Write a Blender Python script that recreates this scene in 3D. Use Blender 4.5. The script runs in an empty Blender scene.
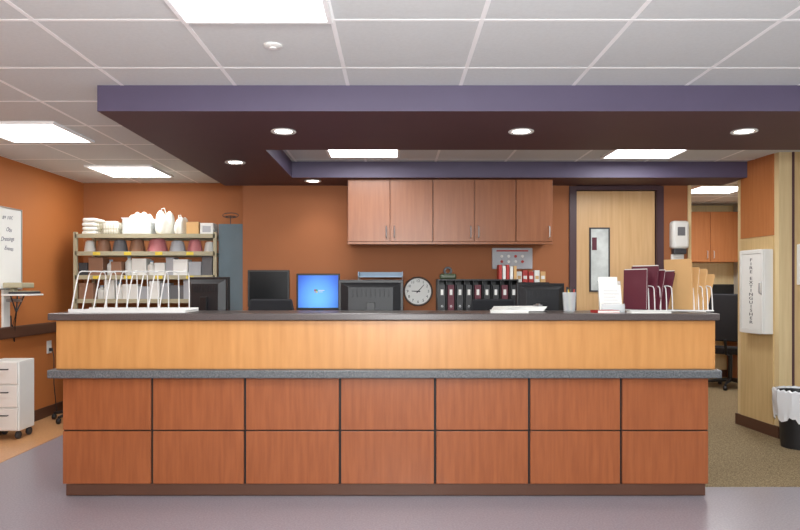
import bpy, math, random
from mathutils import Vector, Matrix
random.seed(7)
scene = bpy.context.scene
COL = scene.collection
def c(r,g,b):
    f=lambda v:(v/255/12.92) if v/255<=0.04045 else ((v/255+0.055)/1.055)**2.4
    return (f(r),f(g),f(b),1)

# ---------------------------------------------------------------- materials
def newmat(name):
    m=bpy.data.materials.new(name); m.use_nodes=True
    nt=m.node_tree; b=nt.nodes['Principled BSDF']
    return m,nt,b
def noise_ramp(nt,b,c1,c2,scale,stretch=(1,1,1),detail=4,lo=.35,hi=.65,bump=0):
    tc=nt.nodes.new('ShaderNodeTexCoord'); mp=nt.nodes.new('ShaderNodeMapping')
    mp.inputs['Scale'].default_value=stretch
    n=nt.nodes.new('ShaderNodeTexNoise'); n.inputs['Scale'].default_value=scale; n.inputs['Detail'].default_value=detail
    r=nt.nodes.new('ShaderNodeValToRGB'); r.color_ramp.elements[0].position=lo; r.color_ramp.elements[1].position=hi
    r.color_ramp.elements[0].color=c1; r.color_ramp.elements[1].color=c2
    nt.links.new(tc.outputs['Object'],mp.inputs['Vector']); nt.links.new(mp.outputs[0],n.inputs['Vector'])
    nt.links.new(n.outputs['Fac'],r.inputs['Fac']); nt.links.new(r.outputs['Color'],b.inputs['Base Color'])
    if bump:
        bp=nt.nodes.new('ShaderNodeBump'); bp.inputs['Strength'].default_value=bump; bp.inputs['Distance'].default_value=.004
        nt.links.new(n.outputs['Fac'],bp.inputs['Height']); nt.links.new(bp.outputs[0],b.inputs['Normal'])
    return n
def plain(name,col,rough=.5,metal=0,var=.93,scale=6,bump=0,emit=0):
    m,nt,b=newmat(name)
    c2=(col[0]*var,col[1]*var,col[2]*var,1)
    noise_ramp(nt,b,c2,col,scale,bump=bump)
    b.inputs['Roughness'].default_value=rough; b.inputs['Metallic'].default_value=metal
    return m
def wood(name,c1,c2,stretch=(28,28,1.6),rough=.35,scale=1.6):
    m,nt,b=newmat(name)
    noise_ramp(nt,b,c1,c2,scale,stretch=stretch,detail=6,lo=.3,hi=.72)
    b.inputs['Roughness'].default_value=rough
    return m
def emis(name,col,st):
    m,nt,b=newmat(name)
    b.inputs['Base Color'].default_value=col
    b.inputs['Emission Color'].default_value=col; b.inputs['Emission Strength'].default_value=st
    return m
def glassy(name,col,alpha=.35):
    m,nt,b=newmat(name); b.inputs['Base Color'].default_value=col; b.inputs['Alpha'].default_value=alpha
    b.inputs['Roughness'].default_value=.1
    return m

M_tile=plain('ceiling_tile_mat',c(214,218,217),.9,var=.96,scale=60,bump=.05)
M_grid=plain('ceiling_grid_mat',c(252,253,252),.6,var=.98)
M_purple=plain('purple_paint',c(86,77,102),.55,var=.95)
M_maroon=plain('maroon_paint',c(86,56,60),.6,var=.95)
M_orange_l=plain('bright_orange_wall_paint',c(186,112,56),.7,var=.96,scale=2)
M_orange=plain('orange_wall_paint',c(168,104,60),.75,var=.95,scale=2)
M_back=plain('terracotta_wall_paint',c(160,99,60),.75,var=.95,scale=2)
M_cream=wood('cream_panel',c(214,190,144),c(224,202,156),rough=.5)
M_tan=wood('tan_panel',c(198,168,118),c(212,184,134),rough=.5)
M_orwood=wood('orange_panel',c(176,108,58),c(188,120,70),rough=.5)
M_white_wall=plain('pale_wall_paint',c(208,208,204),.7)
M_base=plain('brown_vinyl_base',c(84,54,40),.45)
M_panel=wood('cherry_laminate',c(134,73,39),c(154,88,50),stretch=(24,24,2.2))
M_cab=wood('cherry_cabinet',c(140,84,50),c(156,97,61),stretch=(30,30,2))
M_honey=wood('honey_maple',c(184,128,72),c(200,144,86),stretch=(16,16,1.6))
M_door=wood('maple_door',c(204,162,112),c(218,180,132),stretch=(26,26,1.3))
M_black=plain('black_plastic',c(26,26,29),.45)
M_blackgap=plain('black_reveal',c(24,18,18),.6)
M_dkgrey=plain('dark_grey_plastic',c(58,58,62),.5)
M_gloss=plain('satin_black_plastic',c(30,31,35),.5)
M_off=plain('dark_screen_glass',c(14,15,18),.2)
M_frame=plain('aubergine_door_frame',c(74,50,56),.45)
M_white=plain('white_plastic',c(232,232,228),.4,var=.97)
M_wire=plain('white_coated_wire',c(226,226,224),.35,var=.98)
M_paper=plain('white_paper',c(236,236,232),.8,var=.97)
M_steel=plain('brushed_steel',c(190,190,192),.3,metal=.9)
M_rim=plain('warm_grey_plastic',c(96,84,78),.4)
M_cream_m=plain('beige_metal',c(176,168,140),.5)
M_bluegrey=plain('blue_grey_metal',c(96,116,126),.5)
M_pink=plain('dusty_pink_plastic',c(190,116,120),.45)
M_brown=plain('beige_brown_plastic',c(150,110,86),.5)
M_mar_f=plain('burgundy_card',c(96,34,50),.55)
M_manila=plain('manila_card',c(216,172,116),.7)
M_linen=plain('white_linen',c(236,234,226),.9,scale=20,bump=.4)
M_yellow=plain('yellow_label',c(226,200,70),.6)
M_red=plain('red_plastic',c(180,44,38),.45)
M_green=plain('green_print',c(90,170,70),.5)
M_olive=plain('olive_plastic',c(70,80,56),.4)
M_blue=plain('pale_blue_plastic',c(150,174,196),.5)
M_clear=glassy('clear_plastic',c(225,232,236),.35)
M_liner=glassy('white_bin_liner',c(238,240,244),.85)
M_brightglass=plain('painted_bright_glass',c(226,232,230),.05,var=.7,scale=7)  # opaque pale tones painted in for the bright view and reflection
M_emit=emis('light_diffuser',(1,1,1,1),5.5)
M_pot=emis('downlight_lamp',(1,.93,.82,1),14)
M_ink=plain('marker_ink',c(84,86,108),.6)
M_greytxt=plain('dark_grey_lettering',c(66,66,74),.6)
M_grey=plain('mid_grey_plastic',c(112,112,116),.6)
M_line=plain('pale_grey_print',c(180,182,188),.7)
M_fabric=plain('charcoal_fabric',c(34,35,40),.9,scale=80,bump=.3)
def speck(name,c1,c2,rough=.3,scale=260):
    m,nt,b=newmat(name); noise_ramp(nt,b,c1,c2,scale,detail=2,lo=.4,hi=.62); b.inputs['Roughness'].default_value=rough; return m
M_top=speck('speckled_brown_laminate',c(66,58,58),c(94,86,84),.3)
M_ledge=speck('speckled_grey_laminate',c(68,72,76),c(112,114,116),.35,170)
M_vinyl=speck('grey_mauve_vinyl',c(136,131,140),c(152,146,155),.28,95)
M_orfloor=speck('orange_vinyl',c(196,146,100),c(208,160,114),.3,60)
m,nt,b=newmat('brown_beige_carpet'); noise_ramp(nt,b,c(104,86,60),c(158,140,106),140,detail=3,lo=.38,hi=.62,bump=.8); b.inputs['Roughness'].default_value=.95
M_carpet=m
m,nt,b=newmat('blue_screen')
tc=nt.nodes.new('ShaderNodeTexCoord'); mp=nt.nodes.new('ShaderNodeMapping'); g=nt.nodes.new('ShaderNodeTexGradient'); g.gradient_type='SPHERICAL'
mp.inputs['Location'].default_value=(0,0,-.36*2.8); mp.inputs['Scale'].default_value=(3.4,1,2.8)
r=nt.nodes.new('ShaderNodeValToRGB'); r.color_ramp.elements[0].color=c(14,56,180); r.color_ramp.elements[1].color=c(96,170,240); r.color_ramp.interpolation='EASE'
nt.links.new(tc.outputs['Object'],mp.inputs[0]); nt.links.new(mp.outputs[0],g.inputs[0]); nt.links.new(g.outputs['Fac'],r.inputs[0])
nt.links.new(r.outputs[0],b.inputs['Emission Color']); nt.links.new(r.outputs[0],b.inputs['Base Color']); b.inputs['Emission Strength'].default_value=.55
M_screen=m

# ---------------------------------------------------------------- mesh builder
class MB:
    def __init__(s): s.v=[]; s.f=[]; s.m=[]
    def add(s,vs,fs,mi=0):
        o=len(s.v); s.v+= [tuple(v) for v in vs]; s.f+=[tuple(o+i for i in f) for f in fs]; s.m+=[mi]*len(fs); return s
    def box(s,x0,x1,y0,y1,z0,z1,mi=0,rot=None,ctr=None):
        vs=[Vector((x,y,z)) for z in(z0,z1) for y in(y0,y1) for x in(x0,x1)]
        if rot is not None:
            cc=Vector(ctr) if ctr else Vector(((x0+x1)/2,(y0+y1)/2,(z0+z1)/2))
            vs=[rot@(v-cc)+cc for v in vs]
        return s.add(vs,[(0,2,3,1),(4,5,7,6),(0,1,5,4),(2,6,7,3),(0,4,6,2),(1,3,7,5)],mi)
    def tube(s,pts,r,n=6,closed=False,mi=0):
        pts=[Vector(p) for p in pts]; N=len(pts); rings=[]
        for i,p in enumerate(pts):
            if closed: d=(pts[(i+1)%N]-pts[i-1])
            else: d=pts[min(i+1,N-1)]-pts[max(i-1,0)]
            d.normalize(); a=Vector((0,0,1)) if abs(d.z)<.9 else Vector((1,0,0))
            u=d.cross(a).normalized(); w=d.cross(u).normalized()
            rr=r[i] if isinstance(r,(list,tuple)) else r
            rings.append([p+u*rr*math.cos(2*math.pi*k/n)+w*rr*math.sin(2*math.pi*k/n) for k in range(n)])
        vs=[v for R in rings for v in R]; fs=[]
        L=N if closed else N-1
        for i in range(L):
            for k in range(n):
                a=i*n+k; b2=i*n+(k+1)%n; j=((i+1)%N)*n
                fs.append((a,b2,j+(k+1)%n,j+k))
        if not closed:
            fs.append(tuple(range(n))[::-1]); fs.append(tuple((N-1)*n+k for k in range(n)))
        return s.add(vs,fs,mi)
    def lathe(s,prof,ctr=(0,0,0),n=24,axis='Z',mi=0,caps=True):
        cx,cy,cz=ctr; vs=[]; fs=[]
        for (r,h) in prof:
            for k in range(n):
                a=2*math.pi*k/n; x=r*math.cos(a); y=r*math.sin(a)
                if axis=='Z': vs.append((cx+x,cy+y,cz+h))
                elif axis=='Y': vs.append((cx+x,cy+h,cz+y))
                else: vs.append((cx+h,cy+x,cz+y))
        for i in range(len(prof)-1):
            for k in range(n):
                fs.append((i*n+k,i*n+(k+1)%n,(i+1)*n+(k+1)%n,(i+1)*n+k))
        if caps:
            if prof[0][0]>1e-6: fs.append(tuple(range(n))[::-1])
            if prof[-1][0]>1e-6: fs.append(tuple((len(prof)-1)*n+k for k in range(n)))
        return s.add(vs,fs,mi)
    def prism(s,poly,z0,z1,mi=0):
        n=len(poly); vs=[(x,y,z0) for x,y in poly]+[(x,y,z1) for x,y in poly]
        fs=[tuple(range(n))[::-1],tuple(range(n,2*n))]+[(i,(i+1)%n,n+(i+1)%n,n+i) for i in range(n)]
        return s.add(vs,fs,mi)
    def obj(s,name,mats,parent=None,bevel=0,smooth=False,subsurf=0,loc=(0,0,0)):
        me=bpy.data.meshes.new(name); me.from_pydata(s.v,[],s.f); me.validate()
        if not isinstance(mats,(list,tuple)): mats=[mats]
        for mm in mats: me.materials.append(mm)
        for p,mi in zip(me.polygons,s.m): p.material_index=mi
        import bmesh
        bm=bmesh.new(); bm.from_mesh(me); bmesh.ops.remove_doubles(bm,verts=bm.verts,dist=1e-6); bmesh.ops.recalc_face_normals(bm,faces=bm.faces); bm.to_mesh(me); bm.free()
        if smooth:
            for p in me.polygons: p.use_smooth=True
            try: me.set_sharp_from_angle(angle=math.radians(40))
            except Exception: pass
        o=bpy.data.objects.new(name,me); COL.objects.link(o); o.location=loc
        if parent: o.parent=parent
        if bevel:
            bv=o.modifiers.new('bevel','BEVEL'); bv.width=bevel; bv.segments=2; bv.limit_method='ANGLE'
        if subsurf:
            sb=o.modifiers.new('sub','SUBSURF'); sb.levels=subsurf; sb.render_levels=subsurf
        return o
def thing(name,label,cat,loc,rz=0,group=None):
    e=bpy.data.objects.new(name,None); e.empty_display_size=.1; COL.objects.link(e)
    e.location=loc; e.rotation_euler=(0,0,rz); e['label']=label; e['category']=cat
    if group: e['group']=group
    return e
def tag(o,label,cat,group=None):
    o['label']=label; o['category']=cat
    if group: o['group']=group
    return o
def struct(o,label=None):
    o['kind']='structure'
    if label: o['label']=label
    return o
def dup(root,loc,rz=None,group=None,label=None):
    n=root.copy(); COL.objects.link(n); n.location=loc
    if rz is not None: n.rotation_euler=(root.rotation_euler[0],root.rotation_euler[1],rz)
    if group: n['group']=group
    if label: n['label']=label
    def rec(a,b):
        for ch in a.children:
            k=ch.copy(); COL.objects.link(k); k.parent=b; rec(ch,k)
    rec(root,n)
    return n
def text(body,name,size,mat,parent,loc,rot,ext=.0006,align='CENTER',shear=0,spacing=1):
    cu=bpy.data.curves.new(name,'FONT'); cu.body=body; cu.size=size; cu.extrude=ext; cu.align_x=align; cu.align_y='CENTER'; cu.shear=shear; cu.space_line=spacing
    t=bpy.data.objects.new(name,cu); COL.objects.link(t); bpy.context.view_layer.update()
    me=bpy.data.meshes.new_from_object(t.evaluated_get(bpy.context.evaluated_depsgraph_get()))
    bpy.data.objects.remove(t); me.materials.clear(); me.materials.append(mat)
    o=bpy.data.objects.new(name,me); COL.objects.link(o); o.parent=parent; o.location=loc; o.rotation_euler=rot
    return o

CH=2.33; SH=2.19
# ---------------------------------------------------------------- room shell
o=MB().box(-3.45,4.75,-3.1,9.35,-.1,0).obj('floor',M_vinyl); struct(o,'grey mauve sheet vinyl floor')
o=MB().box(-3.3,-2.77,-3,7.17,0,.003).obj('floor.001',M_orfloor); struct(o,'orange vinyl floor strip along the wall')
mb=MB(); mb.prism([(-1.8,4.3),(1.7,4.3),(1.7,4.19),(4.6,4.19),(4.6,9.2),(2.8,9.2),(2.8,6.39),(-1.8,6.39)],0,.005)
struct(mb.obj('floor.002',M_carpet),'brown beige speckled carpet')
o=MB().box(-3.45,4.75,-3.1,9.35,CH,CH+.1).obj('ceiling',M_tile); struct(o,'white acoustic tile ceiling')
mb=MB()
x=-.255-.61*5
while x<4.6:
    mb.box(x-.010,x+.010,-3,9.2,CH-.001,CH+.001); x+=.61
y=2.76-.61*9
while y<9.2:
    mb.box(-3.3,4.6,y-.010,y+.010,CH-.0012,CH+.001); y+=.61
o=mb.obj('trim_1',M_grid); struct(o,'white ceiling suspension grid')
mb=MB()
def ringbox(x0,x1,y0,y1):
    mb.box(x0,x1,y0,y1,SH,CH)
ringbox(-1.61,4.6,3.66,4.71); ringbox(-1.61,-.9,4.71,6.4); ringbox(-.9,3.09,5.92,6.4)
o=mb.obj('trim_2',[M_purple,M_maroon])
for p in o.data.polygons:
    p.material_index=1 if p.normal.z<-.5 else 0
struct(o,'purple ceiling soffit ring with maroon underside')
struct(MB().box(-3.45,-3.3,-3.1,7.3,0,CH).obj('wall_left',M_orange_l),'orange painted wall')
struct(MB().box(-3.3,-1.31,7.17,7.3,0,CH).obj('wall_back',M_orange),'orange painted wall of the alcove')
mb=MB(); mb.box(-1.44,1.645,6.4,6.55,0,CH); mb.box(2.535,2.79,6.4,6.55,0,CH); mb.box(1.645,2.535,6.4,6.55,2.185,CH)
mb.box(-1.44,-1.31,6.55,7.17,0,CH)
struct(mb.obj('wall_back.001',M_back),'terracotta painted wall behind the station')
struct(MB().box(2.65,2.79,6.55,9.2,0,CH).obj('wall_side',M_orange),'orange partition of the side room')
struct(MB().box(1.2,4.75,9.2,9.35,0,CH).obj('wall_far',M_cream),'cream wall of the side room')
struct(MB().box(4.6,4.75,-3.1,9.2,0,CH).obj('wall_right',M_white_wall),'pale wall')
struct(MB().box(-3.45,4.75,-3.25,-3.1,0,CH).obj('wall_front',M_white_wall),'pale wall')
SL=-.07
def fx(y): return 3.12+(y-5.5)*SL
P=[(3.12,5.5),(4.6,5.5),(4.6,6.08),(fx(6.08),6.08)]
mb=MB(); mb.prism(P,0,CH)
struct(mb.obj('wall_right.001',M_cream),'cream panelled wall pier')
def pier(y0,y1,z0,z1,off,mat,name,label):
    mb=MB(); mb.prism([(fx(y0)-off,y0),(fx(y0)+.01,y0),(fx(y1)+.01,y1),(fx(y1)-off,y1)],z0,z1)
    return struct(mb.obj(name,mat),label)
pier(5.56,6.02,1.66,CH,.010,M_orwood,'trim_3','orange wall panel on the pier')
pier(5.56,6.02,.1,1.655,.010,M_tan,'trim_4','tan wall panel on the pier')
pier(5.49,6.09,0,.1,.018,M_base,'baseboard_right','brown vinyl baseboard')
struct(MB().box(3.1,4.6,5.48,5.5,0,.1).obj('baseboard_right.001',M_base),'brown vinyl baseboard')
struct(MB().box(3.225,3.24,5.488,5.5,.1,CH).obj('trim_5',M_maroon),'dark corner trim')
struct(MB().box(3.24,4.6,5.49,5.5,.1,CH).obj('trim_7',M_tan),'tan panel on the pier end')
struct(MB().box(-3.3,-3.288,-3,7.17,0,.1).obj('baseboard_left',M_base),'brown baseboard')
struct(MB().box(-3.288,-1.44,7.158,7.17,0,.1).obj('baseboard_back',M_base),'brown baseboard')
struct(MB().box(-1.44,1.6,6.388,6.4,0,.1).obj('baseboard_back.001',M_base),'brown baseboard')
struct(MB().box(2.79,4.6,9.188,9.2,0,.1).obj('baseboard_far',M_base),'brown baseboard')
struct(MB().box(2.765,2.795,6.385,6.56,0,CH).obj('trim_6',M_cream),'cream corner guard')

# ---------------------------------------------------------------- door
D=thing('door_1','light maple door in a dark aubergine frame','door',(2.09,6.4,0)); D['kind']='structure'
MB().box(-.375,.375,.02,.065,.008,2.14).obj('door_leaf',M_door,D,bevel=.003)
mb=MB(); mb.box(-.445,-.38,-.02,.15,0,2.185); mb.box(.38,.445,-.02,.15,0,2.185); mb.box(-.38,.38,-.02,.15,2.145,2.185)
mb.obj('door_frame',M_frame,D,bevel=.003)
MB().box(-.235,-.07,.008,.02,1.2,1.78).obj('glass_pane',M_brightglass,D)
mb=MB()
for (a,b_,c_,d_) in ((-.249,-.235,1.186,1.794),(-.07,-.056,1.186,1.794)): mb.box(a,b_,.003,.022,c_,d_)
mb.box(-.235,-.07,.003,.022,1.186,1.2); mb.box(-.235,-.07,.003,.022,1.78,1.794)
mb.obj('glazing_bead',M_dkgrey,D)
MB().box(-.225,-.18,.006,.008,1.58,1.70).obj('notice',M_mar_f,D)
mb=MB(); mb.lathe([(.03,0),(.03,-.012),(.012,-.014),(.012,-.05)],(.31,.02,1.0),axis='Y'); mb.tube([(.31,-.03,1.0),(.2,-.03,1.0)],.011,8)
mb.obj('door_handle',M_steel,D,smooth=True)

# ---------------------------------------------------------------- reception counter
R=thing('reception_counter','long nurse station counter with cherry panels and honey wood band','counter',(0,4.0,0))
MB().box(-1.965,1.855,.02,.2,.07,1.043).obj('body',M_blackgap,R)
xs=[-1.97,-1.437,-.887,-.325,.237,.793,1.337,1.858]
zs=[(.075,.385),(.394,.704)]
for i in range(7):
    for z0,z1 in zs:
        MB().box(xs[i]+.007,xs[i+1]-.007,0,.022,z0,z1).obj('panel',M_panel,R,bevel=.002)
MB().box(-2.0,1.89,-.005,.2,.755,1.04).obj('upper_band',M_honey,R,bevel=.002)
MB().box(-2.028,1.905,-.06,.21,.706,.754).obj('ledge',M_ledge,R,bevel=.006)
MB().box(-1.945,1.835,.004,.2,.0055,.072).obj('toe_kick',M_base,R)
o=MB().box(-2.03,1.898,3.95,4.42,1.043,1.084).obj('countertop',M_top,bevel=.006)
tag(o,'speckled brown laminate countertop along the nurse station','countertop')
K=thing('desk','low laminate work desk behind the station','desk',(0,4.7,0))
MB().box(-1.83,1.82,-.49,.28,.725,.76).obj('desktop',M_top,K,bevel=.004)
for xx in (-1.83,-1.2,-.1,1.0,1.79): MB().box(xx,xx+.03,-.48,.25,.0055,.725).obj('leg',M_panel,K)
K2=thing('desk','wall desk under the cabinets','desk',(.1,6.05,0))
MB().box(-1.46,1.45,-.3,.335,.725,.76).obj('desktop',M_top,K2,bevel=.004)
for xx in (-1.45,-.4,.6,1.4): MB().box(xx,xx+.03,-.28,.33,.0055,.725).obj('leg',M_panel,K2)

# ---------------------------------------------------------------- wall cabinets
def cabinet(x0,x1,splits,handles,label):
    w=x1-x0; T=thing('wall_cabinet',label,'cabinet',((x0+x1)/2,6.4,1.63),group='cherry wall cabinets')
    MB().box(-w/2,w/2,-.385,-.002,0,.558).obj('body',M_cab,T)
    MB().box(-w/2,w/2,-.405,-.385,-.018,.0).obj('light_rail',M_cab,T)
    xx=[-w/2+s*w for s in splits]
    for i in range(len(xx)-1):
        d=MB().box(xx[i]+.004,xx[i+1]-.004,-.407,-.386,.004,.555).obj('door',M_cab,T,bevel=.003)
        hx=xx[i+1]-.035 if handles[i]=='r' else xx[i]+.035
        mb=MB(); mb.tube([(hx,-.408,.04),(hx,-.432,.045),(hx,-.432,.135),(hx,-.408,.14)],.006,8)
        h=mb.obj('handle',M_steel,None,smooth=True); h.parent=d
cabinet(-.42,.335,[0,.5,1],['r','l'],'cherry wall cabinet with two doors over the desk')
cabinet(.337,1.07,[0,.5,1],['r','l'],'cherry wall cabinet with two doors next to a single-door unit')
cabinet(1.072,1.40,[0,1],['r'],'narrow cherry wall cabinet beside the wooden door')

# ---------------------------------------------------------------- ceiling lights
def panel(x0,x1,y0,y1,label='recessed fluorescent ceiling light panel',power=22):
    cx,cy=(x0+x1)/2,(y0+y1)/2; T=thing('ceiling_light',label,'ceiling light',(cx,cy,CH-.006),group='fluorescent ceiling panels')
    w,h=(x1-x0)/2,(y1-y0)/2
    MB().box(-w+.02,w-.02,-h+.02,h-.02,-.004,.0055).obj('diffuser',M_emit,T)
    mb=MB(); mb.box(-w,-w+.02,-h,h,-.01,.005); mb.box(w-.02,w,-h,h,-.01,.005); mb.box(-w+.02,w-.02,-h,-h+.02,-.01,.005); mb.box(-w+.02,w-.02,h-.02,h,-.01,.005)
    mb.obj('trim_frame',M_grid,T)
    L=bpy.data.lights.new('panel_lamp','AREA'); L.shape='RECTANGLE'; L.size=x1-x0-.06; L.size_y=y1-y0-.06; L.energy=power; L.color=(.98,1,1)
    lo=bpy.data.objects.new('panel_lamp',L); COL.objects.link(lo); lo.location=(cx,cy,CH-.03)
panel(-.865,-.255,1.54,2.76,power=24)
panel(-2.86,-2.25,4.46,5.07,power=13)
panel(-2.80,-2.19,6.09,6.70,power=8)
panel(-.55,.04,5.06,5.67,power=9)
panel(1.73,2.32,5.1,5.71,power=11)
panel(3.3,3.9,7.3,7.9,power=28)
panel(-2.085,-1.475,-.5,.72,power=24); panel(.965,1.575,-.5,.72,power=26); panel(2.795,3.405,1.54,2.76,power=24); panel(-.865,-.255,-2.4,-1.2,power=20)  # unseen panels added behind and beside the camera to light the room
for (x,y) in ((-.68,4.13),(.77,4.13),(2.13,4.13),(-1.22,5.17),(-.74,6.1)):
    T=thing('downlight','round recessed downlight with white trim in the soffit','downlight',(x,y,SH),group='soffit downlights')
    MB().lathe([(.052,-.001),(.076,-.001),(.078,-.005),(.074,-.009),(.056,-.006),(.052,-.001)],n=32,caps=False).obj('trim_ring',M_white,T,smooth=True)
    MB().lathe([(0,-.004),(.05,-.004),(.05,-.001)],n=32).obj('lamp',M_pot,T)
    L=bpy.data.lights.new('downlight_lamp','SPOT'); L.energy=8; L.spot_size=2.0; L.spot_blend=.8; L.shadow_soft_size=.05; L.color=(1,.92,.8)
    lo=bpy.data.objects.new('downlight_lamp',L); COL.objects.link(lo); lo.location=(x,y,SH-.03)
T=thing('smoke_detector','small round white smoke detector on the ceiling tile','smoke detector',(-.55,3.05,CH))
MB().lathe([(.042,0),(.042,-.006),(.034,-.01),(.018,-.012),(.016,-.016),(0,-.017)],n=28).obj('housing',M_white,T,smooth=True)

# ---------------------------------------------------------------- monitors
def monitor(name,label,loc,rz,w,h,top,screen=None,back=M_black):
    T=thing(name,label,'monitor',loc,rz)
    zc=top-loc[2]-h/2
    mb=MB(); mb.box(-w/2,w/2,-.018,.012,zc-h/2,zc+h/2)
    mb.obj('bezel',M_black,T,bevel=.004)
    mb=MB(); a,b_=w*.46,h*.44; a2,b2=w*.34,h*.33
    vs=[(-a,.012,zc-b_),(a,.012,zc-b_),(a,.012,zc+b_),(-a,.012,zc+b_),(-a2,.045,zc-b2),(a2,.045,zc-b2),(a2,.045,zc+b2),(-a2,.045,zc+b2)]
    mb.add(vs,[(0,1,2,3),(4,7,6,5),(0,4,5,1),(1,5,6,2),(2,6,7,3),(3,7,4,0)])
    for k in range(9):
        xk=-a2*.8+k*a2*1.6/8; mb.box(xk-.004,xk+.004,.045,.048,zc+b2*.35,zc+b2*.85)
    mb.obj('rear_housing',back,T,bevel=.004)
    MB().box(-w/2+.016,w/2-.016,-.0205,-.018,zc-h/2+.022,zc+h/2-.016).obj('screen',screen or M_off,T)
    mb=MB(); mb.box(-.03,.03,.046,.06,.012,zc); mb.lathe([(.11,0.001),(.11,.008),(.095,.014),(0,.016)],(0,.04,0))
    mb.obj('stand',M_black,T,bevel=.003)
    return T
monitor('computer_monitor','black flat monitor seen from behind beside the wire file rack',(-1.27,4.62,.76),math.pi-.45,.34,.27,1.305,back=M_gloss)
monitor('computer_monitor','black flat monitor seen from behind at the counter middle',(-.165,4.62,.76),math.pi,.445,.30,1.285,back=M_gloss)
monitor('computer_monitor','black flat monitor seen from behind near loose papers',(1.0,4.66,.76),math.pi+.15,.34,.25,1.262,back=M_gloss)
monitor('computer_monitor','black monitor with dark screen on the wall desk',(-1.10,5.9,.76),0.05,.36,.32,1.38)
mm=monitor('computer_monitor','black monitor showing a bright blue login screen',(-.67,5.92,.76),0,.38,.32,1.35,screen=M_screen)
for nm,a,b_,mt in (('screen_logo',-.034,.438,M_red),('screen_logo',-.018,.438,M_green),('screen_logo',-.034,.422,M_blue),('screen_logo',-.018,.422,M_yellow)):
    MB().box(a,a+.014,-.0215,-.0206,b_,b_+.014).obj(nm,mt,mm)
mb=MB(); mb.box(.004,.055,-.0215,-.0206,.44,.446); mb.box(.004,.04,-.0215,-.0206,.428,.432); mb.obj('screen_text',M_paper,mm)

# ---------------------------------------------------------------- office chairs
def chair(label,loc,rz,top):
    T=thing('office_chair',label,'chair',loc,rz)
    mb=MB()
    for k in range(5):
        a=2*math.pi*k/5+.3; ca,sa=math.cos(a),math.sin(a)
        mb.tube([(0,0,.1),(.15*ca,.15*sa,.085),(.27*ca,.27*sa,.065)],[.025,.02,.014],8)
    mb.tube([(0,0,.08),(0,0,.42)],.025,10)
    mb.obj('base',M_black,T,smooth=True)
    for k in range(5):
        a=2*math.pi*k/5+.3; ca,sa=math.cos(a)*.27,math.sin(a)*.27
        MB().lathe([(0,-.02),(.022,-.02),(.027,-.014),(.027,.014),(.022,.02),(0,.02)],(ca,sa,.0275),axis='X',n=16).obj('caster',M_black,T,smooth=True)
    mb=MB(); mb.box(-.23,.23,-.22,.22,.42,.49); mb.obj('seat',M_fabric,T,bevel=.03,smooth=True)
    mb=MB(); 
    zs_=[.58,.68,.8,.92,top]; ws=[.17,.2,.215,.21,.17]; ys=[.235,.25,.26,.27,.275]
    vs=[];fs=[]
    for z,w,y in zip(zs_,ws,ys):
        vs+=[(-w,y-.02,z),(0,y,z),(w,y-.02,z),(w,y+.03,z),(0,y+.05,z),(-w,y+.03,z)]
    for i in range(4):
        for k in range(6): fs.append((i*6+k,i*6+(k+1)%6,(i+1)*6+(k+1)%6,(i+1)*6+k))
    fs.append((5,4,3,2,1,0)); fs.append(tuple(24+k for k in range(6)))
    mb.add(vs,fs); mb.obj('backrest',M_fabric,T,bevel=.015,smooth=True)
    mb=MB(); mb.tube([(0,.1,.41),(0,.24,.43),(0,.3,.6)],.018,8); mb.obj('back_support',M_black,T,smooth=True)
    for s in(-1,1):
        mb=MB(); mb.tube([(s*.2,0,.44),(s*.27,0,.46),(s*.27,0,.64)],.012,8); mb.box(s*.27-.035,s*.27+.035,-.13,.11,.64,.67); mb.obj('armrest',M_black,T,bevel=.006)
    return T
chair('black office chair at the inner desk',(-1.0,5.28,.005),math.pi*.02,1.13)
chair('black office chair facing the inner desk beside the binders',(.78,5.3,.005),-.1,1.13)
chair('black office chair in the side room',(4.06,8.2,.005),2.5,1.14)

# ---------------------------------------------------------------- clock
T=thing('wall_clock','round wall clock with white face and grey rim','clock',(.217,6.4,1.19))
MB().lathe([(.124,-.018),(.124,-.03),(.132,-.034),(.138,-.026),(.14,-.012),(.14,0),(0,0)],axis='Y',n=48,caps=False).obj('rim',M_rim,T,smooth=True)
MB().lathe([(0,-.024),(.123,-.024),(.123,-.02),(0,-.02)],axis='Y',n=48).obj('dial',M_paper,T)
for h in range(1,13):
    a=math.radians(90-h*30); text(str(h),'numeral',.036,M_black,T,(.098*math.cos(a),-.0255,.098*math.sin(a)),(math.pi/2,0,0))
def hand(ang,L,w,nm):
    a=math.radians(90-ang); d=Vector((math.cos(a),0,math.sin(a))); n=Vector((-d.z,0,d.x))
    q=[d*-.02+n*w,d*-.02-n*w,d*L-n*w*.6,d*L+n*w*.6]
    mb=MB(); mb.add([(p.x,-.027,p.z) for p in q]+[(p.x,-.0285,p.z) for p in q],[(0,1,2,3),(7,6,5,4),(0,4,5,1),(1,5,6,2),(2,6,7,3),(3,7,4,0)]); mb.obj(nm,M_black,T)
hand(273,.06,.006,'hour_hand'); hand(42,.085,.0045,'minute_hand')

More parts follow.
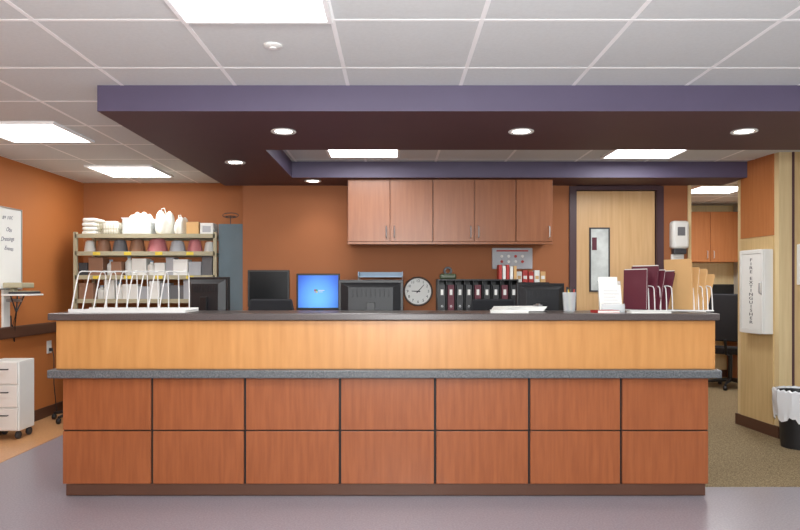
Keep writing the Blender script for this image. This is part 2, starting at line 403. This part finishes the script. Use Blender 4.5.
# ---------------------------------------------------------------- hutch with binders
T=thing('desk_hutch','black divided desk organizer shelf holding binders','organizer',(.74,6.17,.76))
mb=MB(); mb.box(-.36,.36,-.14,.14,.235,.25); mb.box(-.36,.36,.128,.14,.0,.53)
for xx in(-.36,.348): mb.box(xx,xx+.012,-.14,.128,0,.53)
mb.box(-.36,.36,-.14,.14,.53,.542)
mb.obj('case',M_black,T)
for k in range(1,9):
    MB().box(-.36+k*.08-.002,-.36+k*.08+.002,-.13,.128,.25,.53).obj('divider',M_black,T)
def binder(x,mat,label):
    B=thing('binder',label,'binder',(x,6.15,1.0105),group='binders in the desk organizer')
    mb=MB(); mb.box(-.028,.028,-.11,-.106,0,.24); mb.box(-.028,-.025,-.106,.12,0,.24); mb.box(.025,.028,-.106,.12,0,.24); mb.obj('cover',mat,B)
    MB().box(-.022,.022,-.1,.11,.006,.23).obj('pages',M_paper,B)
    MB().box(-.012,.012,-.1115,-.11,.15,.2).obj('spine_label',M_paper,B)
    mb=MB(); mb.lathe([(.006,-.0018),(.009,-.0018),(.009,0),(.006,0)],(0,-.1102,.05),axis='Y',n=16,caps=False); mb.obj('finger_ring',M_steel,B)
    return B
b0=binder(.42,M_black,'black ring binder with white spine label')
b1=binder(.50,M_mar_f,'burgundy ring binder with white spine label')
for k in range(2,9):
    dup(b1 if k in(4,7) else b0,(.42+k*.08,6.15,1.0105))
T=thing('tape_dispenser','dark olive tape dispenser on the binder shelf','tape dispenser',(.48,6.15,1.3025))
MB().box(-.075,.075,-.04,.04,0,.05).obj('base',M_olive,T,bevel=.015,smooth=True)
MB().lathe([(.02,-.012),(.04,-.012),(.04,.012),(.02,.012),(.02,-.012)],(0,0,.075),axis='Y',caps=False).obj('tape_roll',M_dkgrey,T,smooth=True)
for k,(w,h,mt,lb) in enumerate(((.03,.13,M_red,'thin red booklet'),(.035,.12,M_paper,'white booklet'),(.025,.13,M_red,'thin red booklet'),(.03,.115,M_paper,'white booklet'),(.03,.12,M_manila,'tan booklet'))):
    B=thing('booklet',lb+' standing on the binder shelf','book',(.95+k*.033,6.15,1.3025),group='booklets on the binder shelf')
    mb=MB(); mb.box(-.013,.013,-.06,-.057,0,h); mb.box(-.013,-.011,-.057,.07,0,h); mb.box(.011,.013,-.057,.07,0,h); mb.obj('cover',mt,B)
    MB().box(-.010,.010,-.055,.065,.003,h-.004).obj('pages',M_paper,B)
T=thing('wall_shelf','narrow dark wall shelf beside the binders','shelf',(1.27,6.4,1.275))
MB().box(-.16,.16,-.13,0,-.012,0).obj('board',M_black,T)
for sx in(-.12,.12): MB().box(sx-.006,sx+.006,-.1,0,-.06,-.0125).obj('bracket',M_black,T)
for k,(mt,lb) in enumerate(((M_paper,'white'),(M_red,'red'),(M_red,'red'),(M_paper,'white'),(M_manila,'tan'))):
    T=thing('carton',lb+' small carton on the narrow wall shelf','box',(1.155+k*.055,6.33,1.2755),group='small cartons on the wall shelf')
    MB().box(-.024,.024,-.04,.04,0,.10+.012*(k%2)).obj('box',mt,T,bevel=.002); MB().box(-.016,.016,-.0415,-.0402,.03,.06).obj('box_label',M_manila if mt is M_paper else M_paper,T)
T=thing('call_panel','grey wall call panel with red and white indicators','wall panel',(1.105,6.4005,1.42))
MB().box(-.19,.19,-.03,0,-.02,.18).obj('housing',plain('light_grey_metal',c(176,178,184),.4),T,bevel=.006)
for k in range(4):
    for j in range(2):
        MB().lathe([(.012,-.036),(.014,-.03),(.014,-.0295)],(-.1+k*.065,0,.05+j*.05),axis='Y',n=16).obj('indicator',M_red if (k+j)%3==0 else M_paper,T)
MB().box(-.15,.15,-.032,-.0302,.145,.158).obj('label_strip',M_red,T)
T=thing('document_tray','pale blue stacked document tray on the wall desk','tray',(-.13,6.15,.76))
for k in range(3):
    z=.1+k*.23
    mb=MB(); mb.box(-.2,.2,-.12,.14,z,z+.008); mb.box(-.2,-.194,-.12,.14,z,z+.05); mb.box(.194,.2,-.12,.14,z,z+.05); mb.box(-.2,.2,.134,.14,z,z+.05); mb.obj('tray_level',M_blue,T)
mb=MB()
for sx in(-.197,.197):
    for sy in(-.11,.13): mb.tube([(sx,sy,0),(sx,sy,.6)],.005,6)
mb.obj('riser',M_steel,T)

# ---------------------------------------------------------------- counter items
CT=1.084
def filerack(loc,n,pitch,label,L,skew=.5,hh=.24,tray=True,rz=0,W=.24,r=.0034,lean=0):
    T=thing('wire_file_rack',label,'file rack',loc,rz)
    mb=MB()
    if tray:
        mb.box(-L/2,L/2,-.14,.14,.0,.004); mb.box(-L/2,L/2,-.14,-.137,.004,.022); mb.box(-L/2,L/2,.137,.14,.004,.022)
    D_=W/2+.002
    mb.tube([(-L/2,-D_,.010),(L/2,-D_,.010),(L/2,D_,.010),(-L/2,D_,.010)],.0045,6,closed=True)
    for yy in(-.05,.05): mb.tube([(-L/2,yy,.010),(L/2,yy,.010)],.003,6)
    mb.obj('base_tray',M_wire,T)
    prof=[(-W/2,.010),(-W/2+.012,hh*.5),(-W/2+.026,hh*.9),(-W/2+.034,hh*.975),(-W/2+.05,hh),(W/2-.05,hh),(W/2-.034,hh*.975),(W/2-.026,hh*.9),(W/2-.012,hh*.5),(W/2,.010)]
    for k in range(n):
        x=-L/2+abs(skew)*W/2+.008+k*pitch; mb=MB()
        mb.tube([(x+skew*y+lean*z,y,z) for y,z in prof],r,6)
        mb.obj('wire_divider',M_wire,T,smooth=True)
    return T
filerack((-1.61,4.2,CT),9,.066,'long white wire file rack standing empty on the counter',.70,.46,.25,lean=.08,r=.0038)
YW=.55; SK=-math.tan(YW)
filerack((1.565,4.2,CT),5,.036,'white wire file rack holding burgundy folders',.27,SK,.16,tray=False,W=.17,lean=.15,r=.0035)
filerack((1.82,4.2,CT),5,.028,'white wire file rack holding manila folders',.23,SK,.16,tray=False,W=.17,lean=.15,r=.0035)
def folder(x,lean,mat,h,label,grp,yaw=0,y=4.2):
    B=thing('file_folder',label,'folder',(x,y,CT+.016),yaw,group=grp)
    B.rotation_euler=(0,lean,yaw)
    mb=MB(); mb.box(-.006,-.004,-.095,.095,0,h); mb.box(.004,.006,-.095,.095,0,h*.97); mb.box(-.006,.006,-.095,.095,-.001,.001)
    mb.obj('cover',mat,B,bevel=.0008)
    MB().box(-.003,.003,-.09,.09,.004,h*(.95 if mat is not M_mar_f else 1.02)).obj('pages',M_paper,B)
for k,(l,h,yw) in enumerate(((.02,.245,YW-.1),(.16,.27,YW+.06),(.22,.245,YW-.04),(.36,.25,YW+.1))):
    folder(1.49+k*.037,l,M_mar_f,h,'burgundy folder leaning in the wire rack','burgundy folders in the wire rack',yaw=yw)
for k,(l,h,yw) in enumerate(((-.06,.31,YW),(.12,.26,YW-.1),(.24,.255,YW),(.42,.235,YW+.1))):
    folder(1.765+k*.026,l,M_manila,h,'manila folder leaning in the wire rack' if k else 'tall manila folder upright in the wire rack','manila folders in the wire rack',yaw=yw)
T=thing('clipboard','black clipboard with white sheets lying on the counter','clipboard',(.77,4.26,CT),.15)
MB().box(-.16,.16,-.1,.1,0,.004).obj('board',M_black,T,bevel=.002)
mb=MB()
for k in range(7): mb.box(-.145+.004*k,.14+.003*k,-.09,.09,.0042+k*.004,.0078+k*.004,rot=Matrix.Rotation(.04*k,3,'Z'))
mb.obj('sheets',M_paper,T)
mb=MB(); mb.box(.12,.15,-.04,.04,.034,.042); mb.tube([(.135,-.03,.044),(.135,.03,.044)],.005,8); mb.obj('clip',M_steel,T)
T=thing('paper_stack','fanned stack of white papers beside the clipboard','papers',(.68,4.04,CT),-.1)
mb=MB()
for k in range(8): mb.box(-.11,.11,-.055,.055,k*.0022,k*.0022+.0018,rot=Matrix.Rotation(.05*math.sin(k*2.1),3,'Z'))
mb.obj('sheets',M_paper,T)
T=thing('pencil_cup','clear plastic cup holding pens on the counter','pen cup',(1.1,4.27,CT))
MB().lathe([(.036,0),(.044,.12),(.041,.12),(.034,.004),(0,.004)],n=24).obj('cup',M_clear,T,smooth=True)
for k in range(5):
    P_=thing('pen','pen standing in the clear cup','pen',(1.1+.012*math.cos(k*1.3),4.27+.012*math.sin(k*1.3),CT+.005),group='pens in the cup')
    P_.rotation_euler=(.1*math.sin(k*2),.14*math.cos(k*2.3),0)
    mb=MB(); mb.tube([(0,0,0),(0,0,.135)],.004,8); mb.obj('barrel',[M_red,M_blue,M_black,M_olive,M_yellow][k],P_)
    mb=MB(); mb.tube([(0,0,.1351),(0,0,.15)],[.0045,.003],8); mb.obj('cap',M_black,P_)
T=thing('brochure_holder','white tilted paper holder with printed sheets','paper holder',(1.34,4.2,CT),-.1)
rt=Matrix.Rotation(-.3,3,'X')
mb=MB(); mb.box(-.07,.07,0,.004,0,.2,rot=rt,ctr=(0,0,0)); mb.box(-.07,.07,-.06,.07,0,.004); mb.box(-.07,.07,-.062,-.058,0,.05); mb.obj('stand',M_clear,T)
mb=MB(); mb.box(-.066,.05,-.006,-.001,.006,.225,rot=rt,ctr=(0,0,0)); mb.box(-.05,.066,-.012,-.007,.006,.17,rot=rt,ctr=(0,0,0)); mb.obj('sheets',M_paper,T)
mb=MB()
for k in range(5): mb.box(-.04,.055-.012*(k%3),-.0135,-.0122,.05+k*.02,.053+k*.02,rot=rt,ctr=(0,0,0))
mb.obj('printed_lines',M_line,T)
T=thing('notebook','small red notebook lying on the counter','notebook',(1.26,4.06,CT),.15)
mb=MB(); mb.box(-.07,.07,-.05,.05,0,.002); mb.box(-.07,.07,-.05,.05,.014,.016); mb.box(-.07,-.068,-.05,.05,0,.016); mb.obj('cover',M_red,T)
MB().box(-.067,.068,-.048,.048,.002,.014).obj('pages',M_paper,T)
T=thing('paper_stack','flat white form pad on the counter edge','papers',(1.50,4.0,CT),.05)
mb=MB()
for k in range(5): mb.box(-.12,.12,-.035,.035,k*.002,k*.002+.0017,rot=Matrix.Rotation(.01*k,3,'Z'))
mb.obj('sheets',M_paper,T)

# ---------------------------------------------------------------- sanitizer dispenser
T=thing('sanitizer_dispenser','white wall-mounted hand sanitizer dispenser','dispenser',(2.665,6.4,1.47))
mb=MB(); mb.box(-.08,.08,-.1,-.002,.12,.38); mb.obj('housing',M_white,T,bevel=.025,smooth=True)
MB().box(-.06,.06,-.085,-.01,.07,.12).obj('nozzle_block',M_dkgrey,T,bevel=.01)
MB().box(-.035,.035,-.104,-.1,.24,.32).obj('window',M_grey,T,bevel=.003)
mb=MB(); mb.box(-.075,.075,-.1,-.005,-.05,-.035); mb.box(-.06,.06,-.02,-.002,-.035,.07); mb.obj('drip_tray',M_white,T,bevel=.004)

# ---------------------------------------------------------------- fire extinguisher cabinet
T=thing('fire_extinguisher_cabinet','white wall fire extinguisher cabinet with vertical lettering','extinguisher cabinet',(3.165,5.84,1.17))
T.rotation_euler=(0,0,-math.atan(SL)); T.location=(fx(5.72)-.0105,5.72,.845)
mb=MB(); mb.box(-.08,0,-.165,.165,0,.70); mb.obj('box',M_white,T,bevel=.006)
mb=MB(); mb.box(-.094,-.081,-.163,-.135,.002,.698); mb.box(-.094,-.081,.135,.163,.002,.698); mb.box(-.094,-.081,-.135,.135,.002,.035); mb.box(-.094,-.081,-.135,.135,.665,.698)
mb.obj('door_frame',M_white,T,bevel=.004)
MB().box(-.088,-.081,-.133,.133,.037,.663).obj('door_pane',M_paper,T,bevel=.002)
for body,zc_,sz in (('FIRE',.565,.036),('EXTINGUISHER',.275,.036)):
    t=text('\n'.join(body),'lettering',sz,M_greytxt,T,(-.0895,.0,zc_),(math.pi/2,0,-math.pi/2),spacing=.93); t.scale=(2.2,1,1)
mb=MB(); mb.tube([(-.094,-.15,.33),(-.112,-.15,.34),(-.112,-.15,.42),(-.094,-.15,.43)],.006,8); mb.obj('handle',M_steel,T,smooth=True)
T=thing('wall_plaque','cream wall plaque box on the pier','plaque',(3.33,5.49,1.25))
MB().box(-.075,.1,-.05,0,.0,.33).obj('case',M_white,T,bevel=.008)
MB().box(-.06,.085,-.053,-.05,.18,.31).obj('front_window',M_grey,T,bevel=.001)

# ---------------------------------------------------------------- trash can
T=thing('trash_can','black waste bin with white plastic liner','trash can',(3.10,5.2,.005))
MB().lathe([(.12,0),(.145,.36),(.155,.42),(.16,.42),(.16,.43),(.147,.43),(.115,.01),(0,.01)],n=32).obj('bin',M_black,T,smooth=True)
mb=MB(); n=48; vs=[]; fs=[]
for i,(r,h) in enumerate(((.143,.39),(.165,.445),(.175,.435),(.172,.36),(.163,.29),(.158,.22))):
    for k in range(n):
        rr=r+.006*math.sin(k*2.7+i)+.004*math.sin(k*5.1); hh=h+(.02*math.sin(k*.9)+.01*math.sin(k*2.9) if i==5 else .006*math.sin(k*3.1)); a=2*math.pi*k/n
        vs.append((rr*math.cos(a),rr*math.sin(a),hh))
for i in range(5):
    for k in range(n): fs.append((i*n+k,i*n+(k+1)%n,(i+1)*n+(k+1)%n,(i+1)*n+k))
mb.add(vs,fs); mb.obj('liner',M_liner,T,smooth=True)

# ---------------------------------------------------------------- alcove shelving
RX,RY=-2.415,6.75; HW=.675
T=thing('shelving_rack','beige metal shelving rack with stocked shelves','shelf',(RX,RY,.003))
for sx in(-HW,HW):
    for sy in(-.2,.2):
        mb=MB(); mb.box(sx-.016,sx+.016,sy-.016,sy+.016,0,1.76); mb.obj('post',M_cream_m,T)
for z in (.2,.75,1.10,1.33,1.56,1.73):
    mb=MB(); mb.box(-HW,HW,-.2,.2,z-.008,z); mb.box(-HW,HW,-.216,-.206,z-.028,z+.012); mb.box(-HW,HW,.206,.216,z-.028,z+.012); mb.obj('shelf_board',M_cream_m,T)
for z in (1.33,1.56):
    for xx in(-.5,-.2,.1,.4): MB().box(xx,xx+.07,-.219,-.2165,z-.024,z+.006).obj('shelf_label',M_yellow,T)
def basin(x,y,z,r,h,mat,label):
    T=thing('basin',label,'basin',(x,y,z),group='basins on the shelving rack')
    MB().lathe([(r*.95,0),(r*1.08,.0),(r*1.08,.008),(r,.012),(r*.72,h),(0,h+.002)],n=28).obj('bowl',mat,T,smooth=True)
    MB().lathe([(r*.5,h+.0025),(r*.56,h+.0025),(r*.56,h+.009),(r*.5,h+.009),(r*.5,h+.0025)],n=28,caps=False).obj('foot_ring',mat,T)
z2=1.563+.003
xb=-3.06
for r,h,mt,lb in ((.055,.11,M_white,'white plastic basin on the rack'),(.07,.12,M_brown,'beige brown plastic basin on the rack'),(.075,.12,M_grey,'grey plastic basin on the rack'),(.08,.12,M_brown,'beige brown plastic basin on the rack'),(.1,.13,M_pink,'dusty pink basin on the rack'),(.08,.11,M_line,'pale grey basin on the rack'),(.075,.12,M_pink,'dusty pink basin near the rack end'),(.055,.10,M_white,'white plastic basin near the rack end')):
    xb+=r*1.08; basin(xb,6.66,z2,r,h,mt,lb); xb+=r*1.08+.003
def towel(x,z,w,n,label,y=6.72,mat=M_linen):
    T=thing('folded_towel',label,'towel',(x,y,z),group='linens on the rack top')
    for k in range(n):
        MB().box(-w/2+.005*(k%2),w/2-.006*(k%3),-.12,.12,k*.043,k*.043+.041).obj('fold',mat,T,bevel=.017,smooth=True)
zt=1.736
def bag(x,y,w,h,label,seed,z0=None):
    T=thing('plastic_bag',label,'bag',(x,y,zt if z0 is None else z0),group='white bags on the rack')
    mb=MB(); vs=[]; fs=[]; n=32; prof=[(.7,0),(1.0,.08),(1.05,.35),(1.03,.6),(.9,.8),(.6,.95),(.3,.9),(0.02,.84)]
    for i,(r,z) in enumerate(prof):
        for k in range(n):
            a=2*math.pi*k/n; q=1+.10*math.sin(3*a+seed+i*.9)+.07*math.sin(7*a+seed*2-i)+.05*math.sin(11*a+i*2+seed)
            if i==7: q=1
            vs.append((w/2*r*q*math.cos(a),.11*r*q*math.sin(a),h*z*(1+(.10*math.sin(2*a+seed)+.06*math.sin(5*a+seed*3) if 2<i<7 else 0))))
    for i in range(len(prof)-1):
        for k in range(n): fs.append((i*n+k,i*n+(k+1)%n,(i+1)*n+(k+1)%n,(i+1)*n+k))
    fs.append(tuple(range(n))[::-1]); fs.append(tuple((len(prof)-1)*n+k for k in range(n)))
    mb.add(vs,fs); mb.obj('bag_body',M_linen,T,smooth=True,subsurf=1)
    mb=MB(); mb.tube([(-w*.18,-.03,h*.86),(-w*.12,-.05,h*1.1),(w*.02,-.05,h*1.12),(w*.1,-.03,h*.88)],.006,6); mb.obj('bag_handle',M_linen,T,smooth=True)
towel(-2.99,zt,.14,4,'stack of folded white towels on the rack top')
T=thing('wire_basket','beige wire basket on the rack top','basket',(-2.79,6.68,zt))
mb=MB()
for z,s in((.003,.85),(.06,.92),(.12,1)): mb.tube([(-.11*s,-.1*s,z),(.11*s,-.1*s,z),(.11*s,.1*s,z),(-.11*s,.1*s,z)],.004,6,closed=True)
for k in range(9):
    t=-1+k*.25
    for s in(-1,1):
        mb.tube([(.0935*t,s*.085,.003),(.11*t,s*.1,.12)],.002,4); mb.tube([(s*.0935,.085*t,.003),(s*.11,.1*t,.12)],.002,4)
mb.obj('wire_frame',M_cream_m,T)
MB().box(-.08,.08,-.07,.07,.006,.14).obj('lining',M_linen,T,bevel=.03,smooth=True)
def bin_(x,w,h,label,mat=M_clear,lump=.05):
    T=thing('storage_bin',label,'bin',(x,6.72,zt),group='bins on the rack top')
    mb=MB(); mb.box(-w/2,w/2,-.13,.13,0,.004); mb.box(-w/2,w/2,-.13,-.127,.004,h); mb.box(-w/2,w/2,.127,.13,.004,h); mb.box(-w/2,-w/2+.003,-.127,.127,.004,h); mb.box(w/2-.003,w/2,-.127,.127,.004,h)
    mb.box(-w/2-.008,w/2+.008,-.138,-.13,h-.01,h); mb.obj('tub',mat,T)
    mb=MB(); vs=[];fs=[];n=17
    for j in range(n):
        for i in range(n):
            u=-1+2*i/(n-1); v=-1+2*j/(n-1)
            vs.append((u*(w/2-.008),v*.12,h*.75+lump*(1-u**4)*(1-v*v)+.016*math.sin(i*1.4+j*.9)*(1-u*u)))
    for j in range(n-1):
        for i in range(n-1): fs.append((j*n+i,j*n+i+1,(j+1)*n+i+1,(j+1)*n+i))
    mb.add(vs,fs); mb.box(-w/2+.01,w/2-.01,-.12,.12,.005,h*.7); mb.obj('linen_contents',M_linen,T,smooth=True)
bin_(-2.515,.28,.17,'clear plastic bin heaped with white linens on the rack top',lump=.10)
bag(-2.27,6.70,.17,.24,'crumpled white plastic bag on the rack top',1.0)
bag(-2.11,6.70,.12,.18,'small crumpled white plastic bag on the rack top',2.4)
T=thing('carton','tan cardboard carton on the rack top','box',(-1.975,6.70,zt))
MB().box(-.06,.06,-.1,.1,0,.13).obj('box',M_manila,T,bevel=.003); MB().box(-.02,.02,-.101,.101,.1301,.1315).obj('tape_strip',M_brown,T)
T=thing('carton','white carton on the rack top','box',(-1.84,6.70,zt))
MB().box(-.065,.065,-.09,.09,0,.12).obj('box',M_white,T,bevel=.003); MB().box(-.04,.04,-.0915,-.0902,.03,.09).obj('box_label',M_line,T)
for row,(zr,off) in enumerate(((1.333,0),(1.103,3))):
  xk=-3.07; k=0
  while xk<-1.88:
    wd=.04+.03*((k*7+off)%4)/3; h=.13+.065*((k*5+off)%7)/6; kk=k*3+off+k//3
    spec=[('supply_box','dark grey supply carton',M_dkgrey),('supply_box','grey supply carton',M_grey),('supply_box','white supply carton',M_paper),('supply_box','brown supply carton',M_brown),('supply_box','black supply carton',M_gloss),('supply_box','pale grey supply carton',M_line),('supply_bottle','white supply bottle',M_white)][kk%7]
    nm,lb,mt=spec; bx='box' in nm
    if not bx: wd=.04
    T=thing(nm,lb+' on the rack shelf','box' if bx else 'bottle',(xk+wd,6.64+.02*(k%3),zr+.0035),group='supplies on the rack shelf')
    if bx:
        MB().box(-wd,wd,-.07,.07,0,h).obj('carton',mt,T,bevel=.004); MB().box(-wd-.001,wd+.001,-.0715,.0715,h-.03,h-.0005).obj('lid',mt,T,bevel=.003)
    else:
        MB().lathe([(.036,0),(.038,.01),(.038,h*.7),(.015,h*.85),(.015,h*.9)],n=20).obj('bottle_body',mt,T,smooth=True); MB().lathe([(.018,h*.9),(.018,h),(0,h)],n=16).obj('cap',M_blue,T)
    xk+=2*wd+.004; k+=1
T=thing('storage_locker','plain blue grey metal locker behind the rack end','locker',(-1.60,6.86,.003))
MB().box(-.115,.155,-.29,.3,0,1.84).obj('body',M_bluegrey,T,bevel=.005)
dd=MB().box(-.105,.145,-.305,-.291,.02,1.82).obj('door',M_bluegrey,T,bevel=.002)
mb=MB(); mb.box(-.09,-.075,-.32,-.3055,.9,1.0); h=mb.obj('handle',M_steel,None); h.parent=dd
T=thing('wire_stand','dark curled wire stand on the locker top','wire stand',(-1.64,6.75,1.844))
mb=MB(); mb.tube([(0,0,0),(0,0,.1)],.004,6); mb.lathe([(.04,0),(.04,.006),(0,.008)],n=20); mb.obj('pole',M_dkgrey,T)
mb=MB(); mb.tube([(.08*math.cos(a*.5),0,.10+.025*math.sin(a*.5)) for a in range(13)],.004,5,closed=True); mb.tube([(.05*math.cos(a*.5),.05*math.sin(a*.5),.09) for a in range(13)],.003,5,closed=True); mb.obj('hoop',M_dkgrey,T)

# ---------------------------------------------------------------- left wall items
T=thing('whiteboard','framed whiteboard with handwritten notes on the orange wall','whiteboard',(-3.3,5.43,1.22))
MB().box(0,.012,-.52,.52,0,.68).obj('board',M_paper,T)
mb=MB(); mb.box(0,.02,-.53,-.52,-.01,.69); mb.box(0,.02,.52,.53,-.01,.69); mb.box(0,.02,-.52,.52,-.01,0); mb.box(0,.02,-.52,.52,.68,.69); mb.obj('frame',M_steel,T)
for k,(s,z) in enumerate((('8/9  3 DC',.60),('Obs',.50),('Dressings',.42),('Events',.34))):
    t=text(s,'handwriting',.05 if k else .038,M_ink,T,(.0135,.31+.02*(k%2),z),(math.pi/2,-.06*(-1)**k,math.pi/2),shear=.4,ext=.0003)
T=thing('handrail','brown wall handrail along the orange wall','handrail',(-3.3,3.5,.80))
mb=MB(); mb.box(.045,.075,-4,3.6,0,.10); mb.obj('rail',M_base,T,bevel=.012)
for y in(-3,-1,1,3): MB().box(0,.046,y-.03,y+.03,.03,.09).obj('bracket',M_dkgrey,T)
T=thing('wall_workstation','white keyboard workstation on a wall arm with cables','workstation',(-3.3,5.72,.97))
MB().box(0,.02,-.05,.05,-.1,.25).obj('wall_plate',M_white,T,bevel=.004)
mb=MB(); mb.tube([(.02,0,.15),(.14,0,.15),(.14,0,.19)],.014,8); mb.obj('arm',M_steel,T,smooth=True)
mb=MB(); mb.box(.05,.28,-.14,.10,.19,.205); mb.obj('tray',M_white,T,bevel=.004)
MB().box(.1,.26,-.12,.09,.206,.225).obj('keyboard',M_dkgrey,T,bevel=.004)
mb=MB()
for i in range(5):
    for j in range(7): mb.box(.105+i*.031,.127+i*.031,-.115+j*.029,-.092+j*.029,.2255,.231)
mb.obj('keys',M_cream_m,T)
mb=MB(); mb.box(.04,.2,-.1,.1,.255,.30); mb.box(.06,.1,-.03,.03,.206,.255); mb.obj('scanner',M_cream_m,T,bevel=.008)
mb=MB()
for s in(0,1,2):
    mb.tube([(.08+.03*s,.05*s-.05,.19),(.1,.0,.05),(.06,.02*s,-.1-.05*s),(.04,.03,-.05),(.03,.04,.02)],.006,5)
mb.obj('cable',M_black,T,smooth=True)
T=thing('drawer_cart','white three-drawer cart on casters','drawer unit',(-3.165,5.62,.003))
MB().box(-.115,.14,-.17,.06,.07,.635).obj('body',M_white,T,bevel=.006)
for k in range(3):
    z=.08+k*.185
    d=MB().box(-.11,.132,-.188,-.171,z,z+.175).obj('drawer',M_white,T,bevel=.004)
    mb=MB(); mb.tube([(-.04,-.189,z+.12),(-.04,-.205,z+.12),(.06,-.205,z+.12),(.06,-.189,z+.12)],.005,8); h=mb.obj('handle',M_dkgrey,None); h.parent=d
for sx in(-.09,.11):
    for sy in(-.13,.03): 
        MB().lathe([(0,-.014),(.028,-.014),(.032,-.008),(.032,.008),(.028,.014),(0,.014)],(sx,sy,.032),axis='X',n=18).obj('caster',M_dkgrey,T,smooth=True)
T=thing('power_outlet','white wall outlet with a black plug','outlet',(-3.3,6.45,.66))
MB().box(0,.008,-.04,.04,-.06,.06).obj('cover_plate',M_white,T,bevel=.002)
MB().box(.009,.035,-.015,.015,-.04,-.01).obj('plug',M_black,T,bevel=.003)
mb=MB(); mb.tube([(.036,0,-.025),(.05,0,-.1),(.04,.02,-.35),(.05,.05,-.62)],.004,6); mb.obj('cord',M_black,T,smooth=True)
T=thing('rolling_stand','black rolling equipment stand base with casters','rolling stand',(-2.94,6.27,.003))
mb=MB()
for k in range(5):
    a=2*math.pi*k/5+.6; mb.tube([(0,0,.09),(.22*math.cos(a),.22*math.sin(a),.06)],[.02,.013],8)
mb.tube([(0,0,.08),(.06,0,.95)],.014,10); mb.obj('base',M_black,T,smooth=True)
for k in range(5):
    a=2*math.pi*k/5+.6; MB().lathe([(0,-.015),(.022,-.015),(.026,-.01),(.026,.01),(.022,.015),(0,.015)],(.22*math.cos(a),.22*math.sin(a),.027),axis='X',n=16).obj('caster',M_black,T,smooth=True)

# ---------------------------------------------------------------- side room
T=thing('wall_cabinet','orange cherry wall cabinet in the side room','cabinet',(3.75,9.2,1.55))
MB().box(-.75,.75,-.33,0,0,.66).obj('body',M_orwood,T)
for k in range(4):
    x=-.75+k*.375; d=MB().box(x+.003,x+.372,-.35,-.331,.004,.656).obj('door',M_orwood,T,bevel=.002)
    mb=MB(); hx=x+(.33 if k%2==0 else .04); mb.tube([(hx,-.351,.05),(hx,-.372,.055),(hx,-.372,.14),(hx,-.351,.145)],.005,6); h=mb.obj('handle',M_steel,None); h.parent=d
T=thing('desk','side room desk with laminate top','desk',(3.7,8.9,.005))
MB().box(-.85,.85,-.3,.285,.72,.76).obj('desktop',M_cream,T,bevel=.004)
for x in(-.83,.8): MB().box(x,x+.03,-.28,.28,0,.72).obj('side_panel',M_cab,T)
MB().box(-.8,-.4,-.27,.27,.06,.72).obj('pedestal',M_cab,T)
monitor('computer_monitor','black monitor on the side room desk',(4.28,8.98,.765),0,.42,.3,1.26)
T=thing('paper_stack','tall stack of white papers on the side room desk','papers',(3.88,8.78,.765))
mb=MB()
for k in range(30): mb.box(-.11,.11,-.14,.14,k*.008,k*.008+.007,rot=Matrix.Rotation(.05*math.sin(k),3,'Z'))
mb.obj('sheets',M_paper,T)
for k in range(7):
    T=thing('file_box',['red','tan','white','dark grey'][k%4]+' file box on the side room desk','file box',(3.3+.1*k,9.06,.765),group='file boxes on the side room desk')
    hh=.28-.05*(k%3)
    MB().box(-.045,.045,-.1,.1,0,hh).obj('case',[M_red,M_manila,M_paper,M_dkgrey][k%4],T,bevel=.003); MB().box(-.02,.02,-.102,-.1002,.1,.16).obj('spine_label',M_paper,T)

# ---------------------------------------------------------------- light & camera
w=bpy.data.worlds.new('world'); scene.world=w; w.use_nodes=True
w.node_tree.nodes['Background'].inputs[0].default_value=(1,1,1,1); w.node_tree.nodes['Background'].inputs[1].default_value=.3
def front_lamp(loc,rot,e,size):
    L=bpy.data.lights.new('flash_and_fill','AREA'); L.shape='DISK'; L.size=size; L.energy=e; L.color=(.98,1,1)
    lo=bpy.data.objects.new('flash_and_fill',L); COL.objects.link(lo); lo.location=loc; lo.rotation_euler=rot
front_lamp((.1,-.3,1.75),(math.radians(93),0,0),92,.5)
front_lamp((.1,-.2,1.2),(math.radians(150),0,0),74,.5)  # upward fill lamp added at the camera to brighten the ceiling
cam=bpy.data.cameras.new('camera'); co=bpy.data.objects.new('camera',cam); COL.objects.link(co)
co.location=(0,0,1.25); co.rotation_euler=(math.pi/2,0,0)
cam.sensor_width=36; cam.lens=30.46; cam.shift_x=5/800; cam.shift_y=20/800; cam.clip_end=100
scene.camera=co
scene.view_settings.view_transform='Standard'
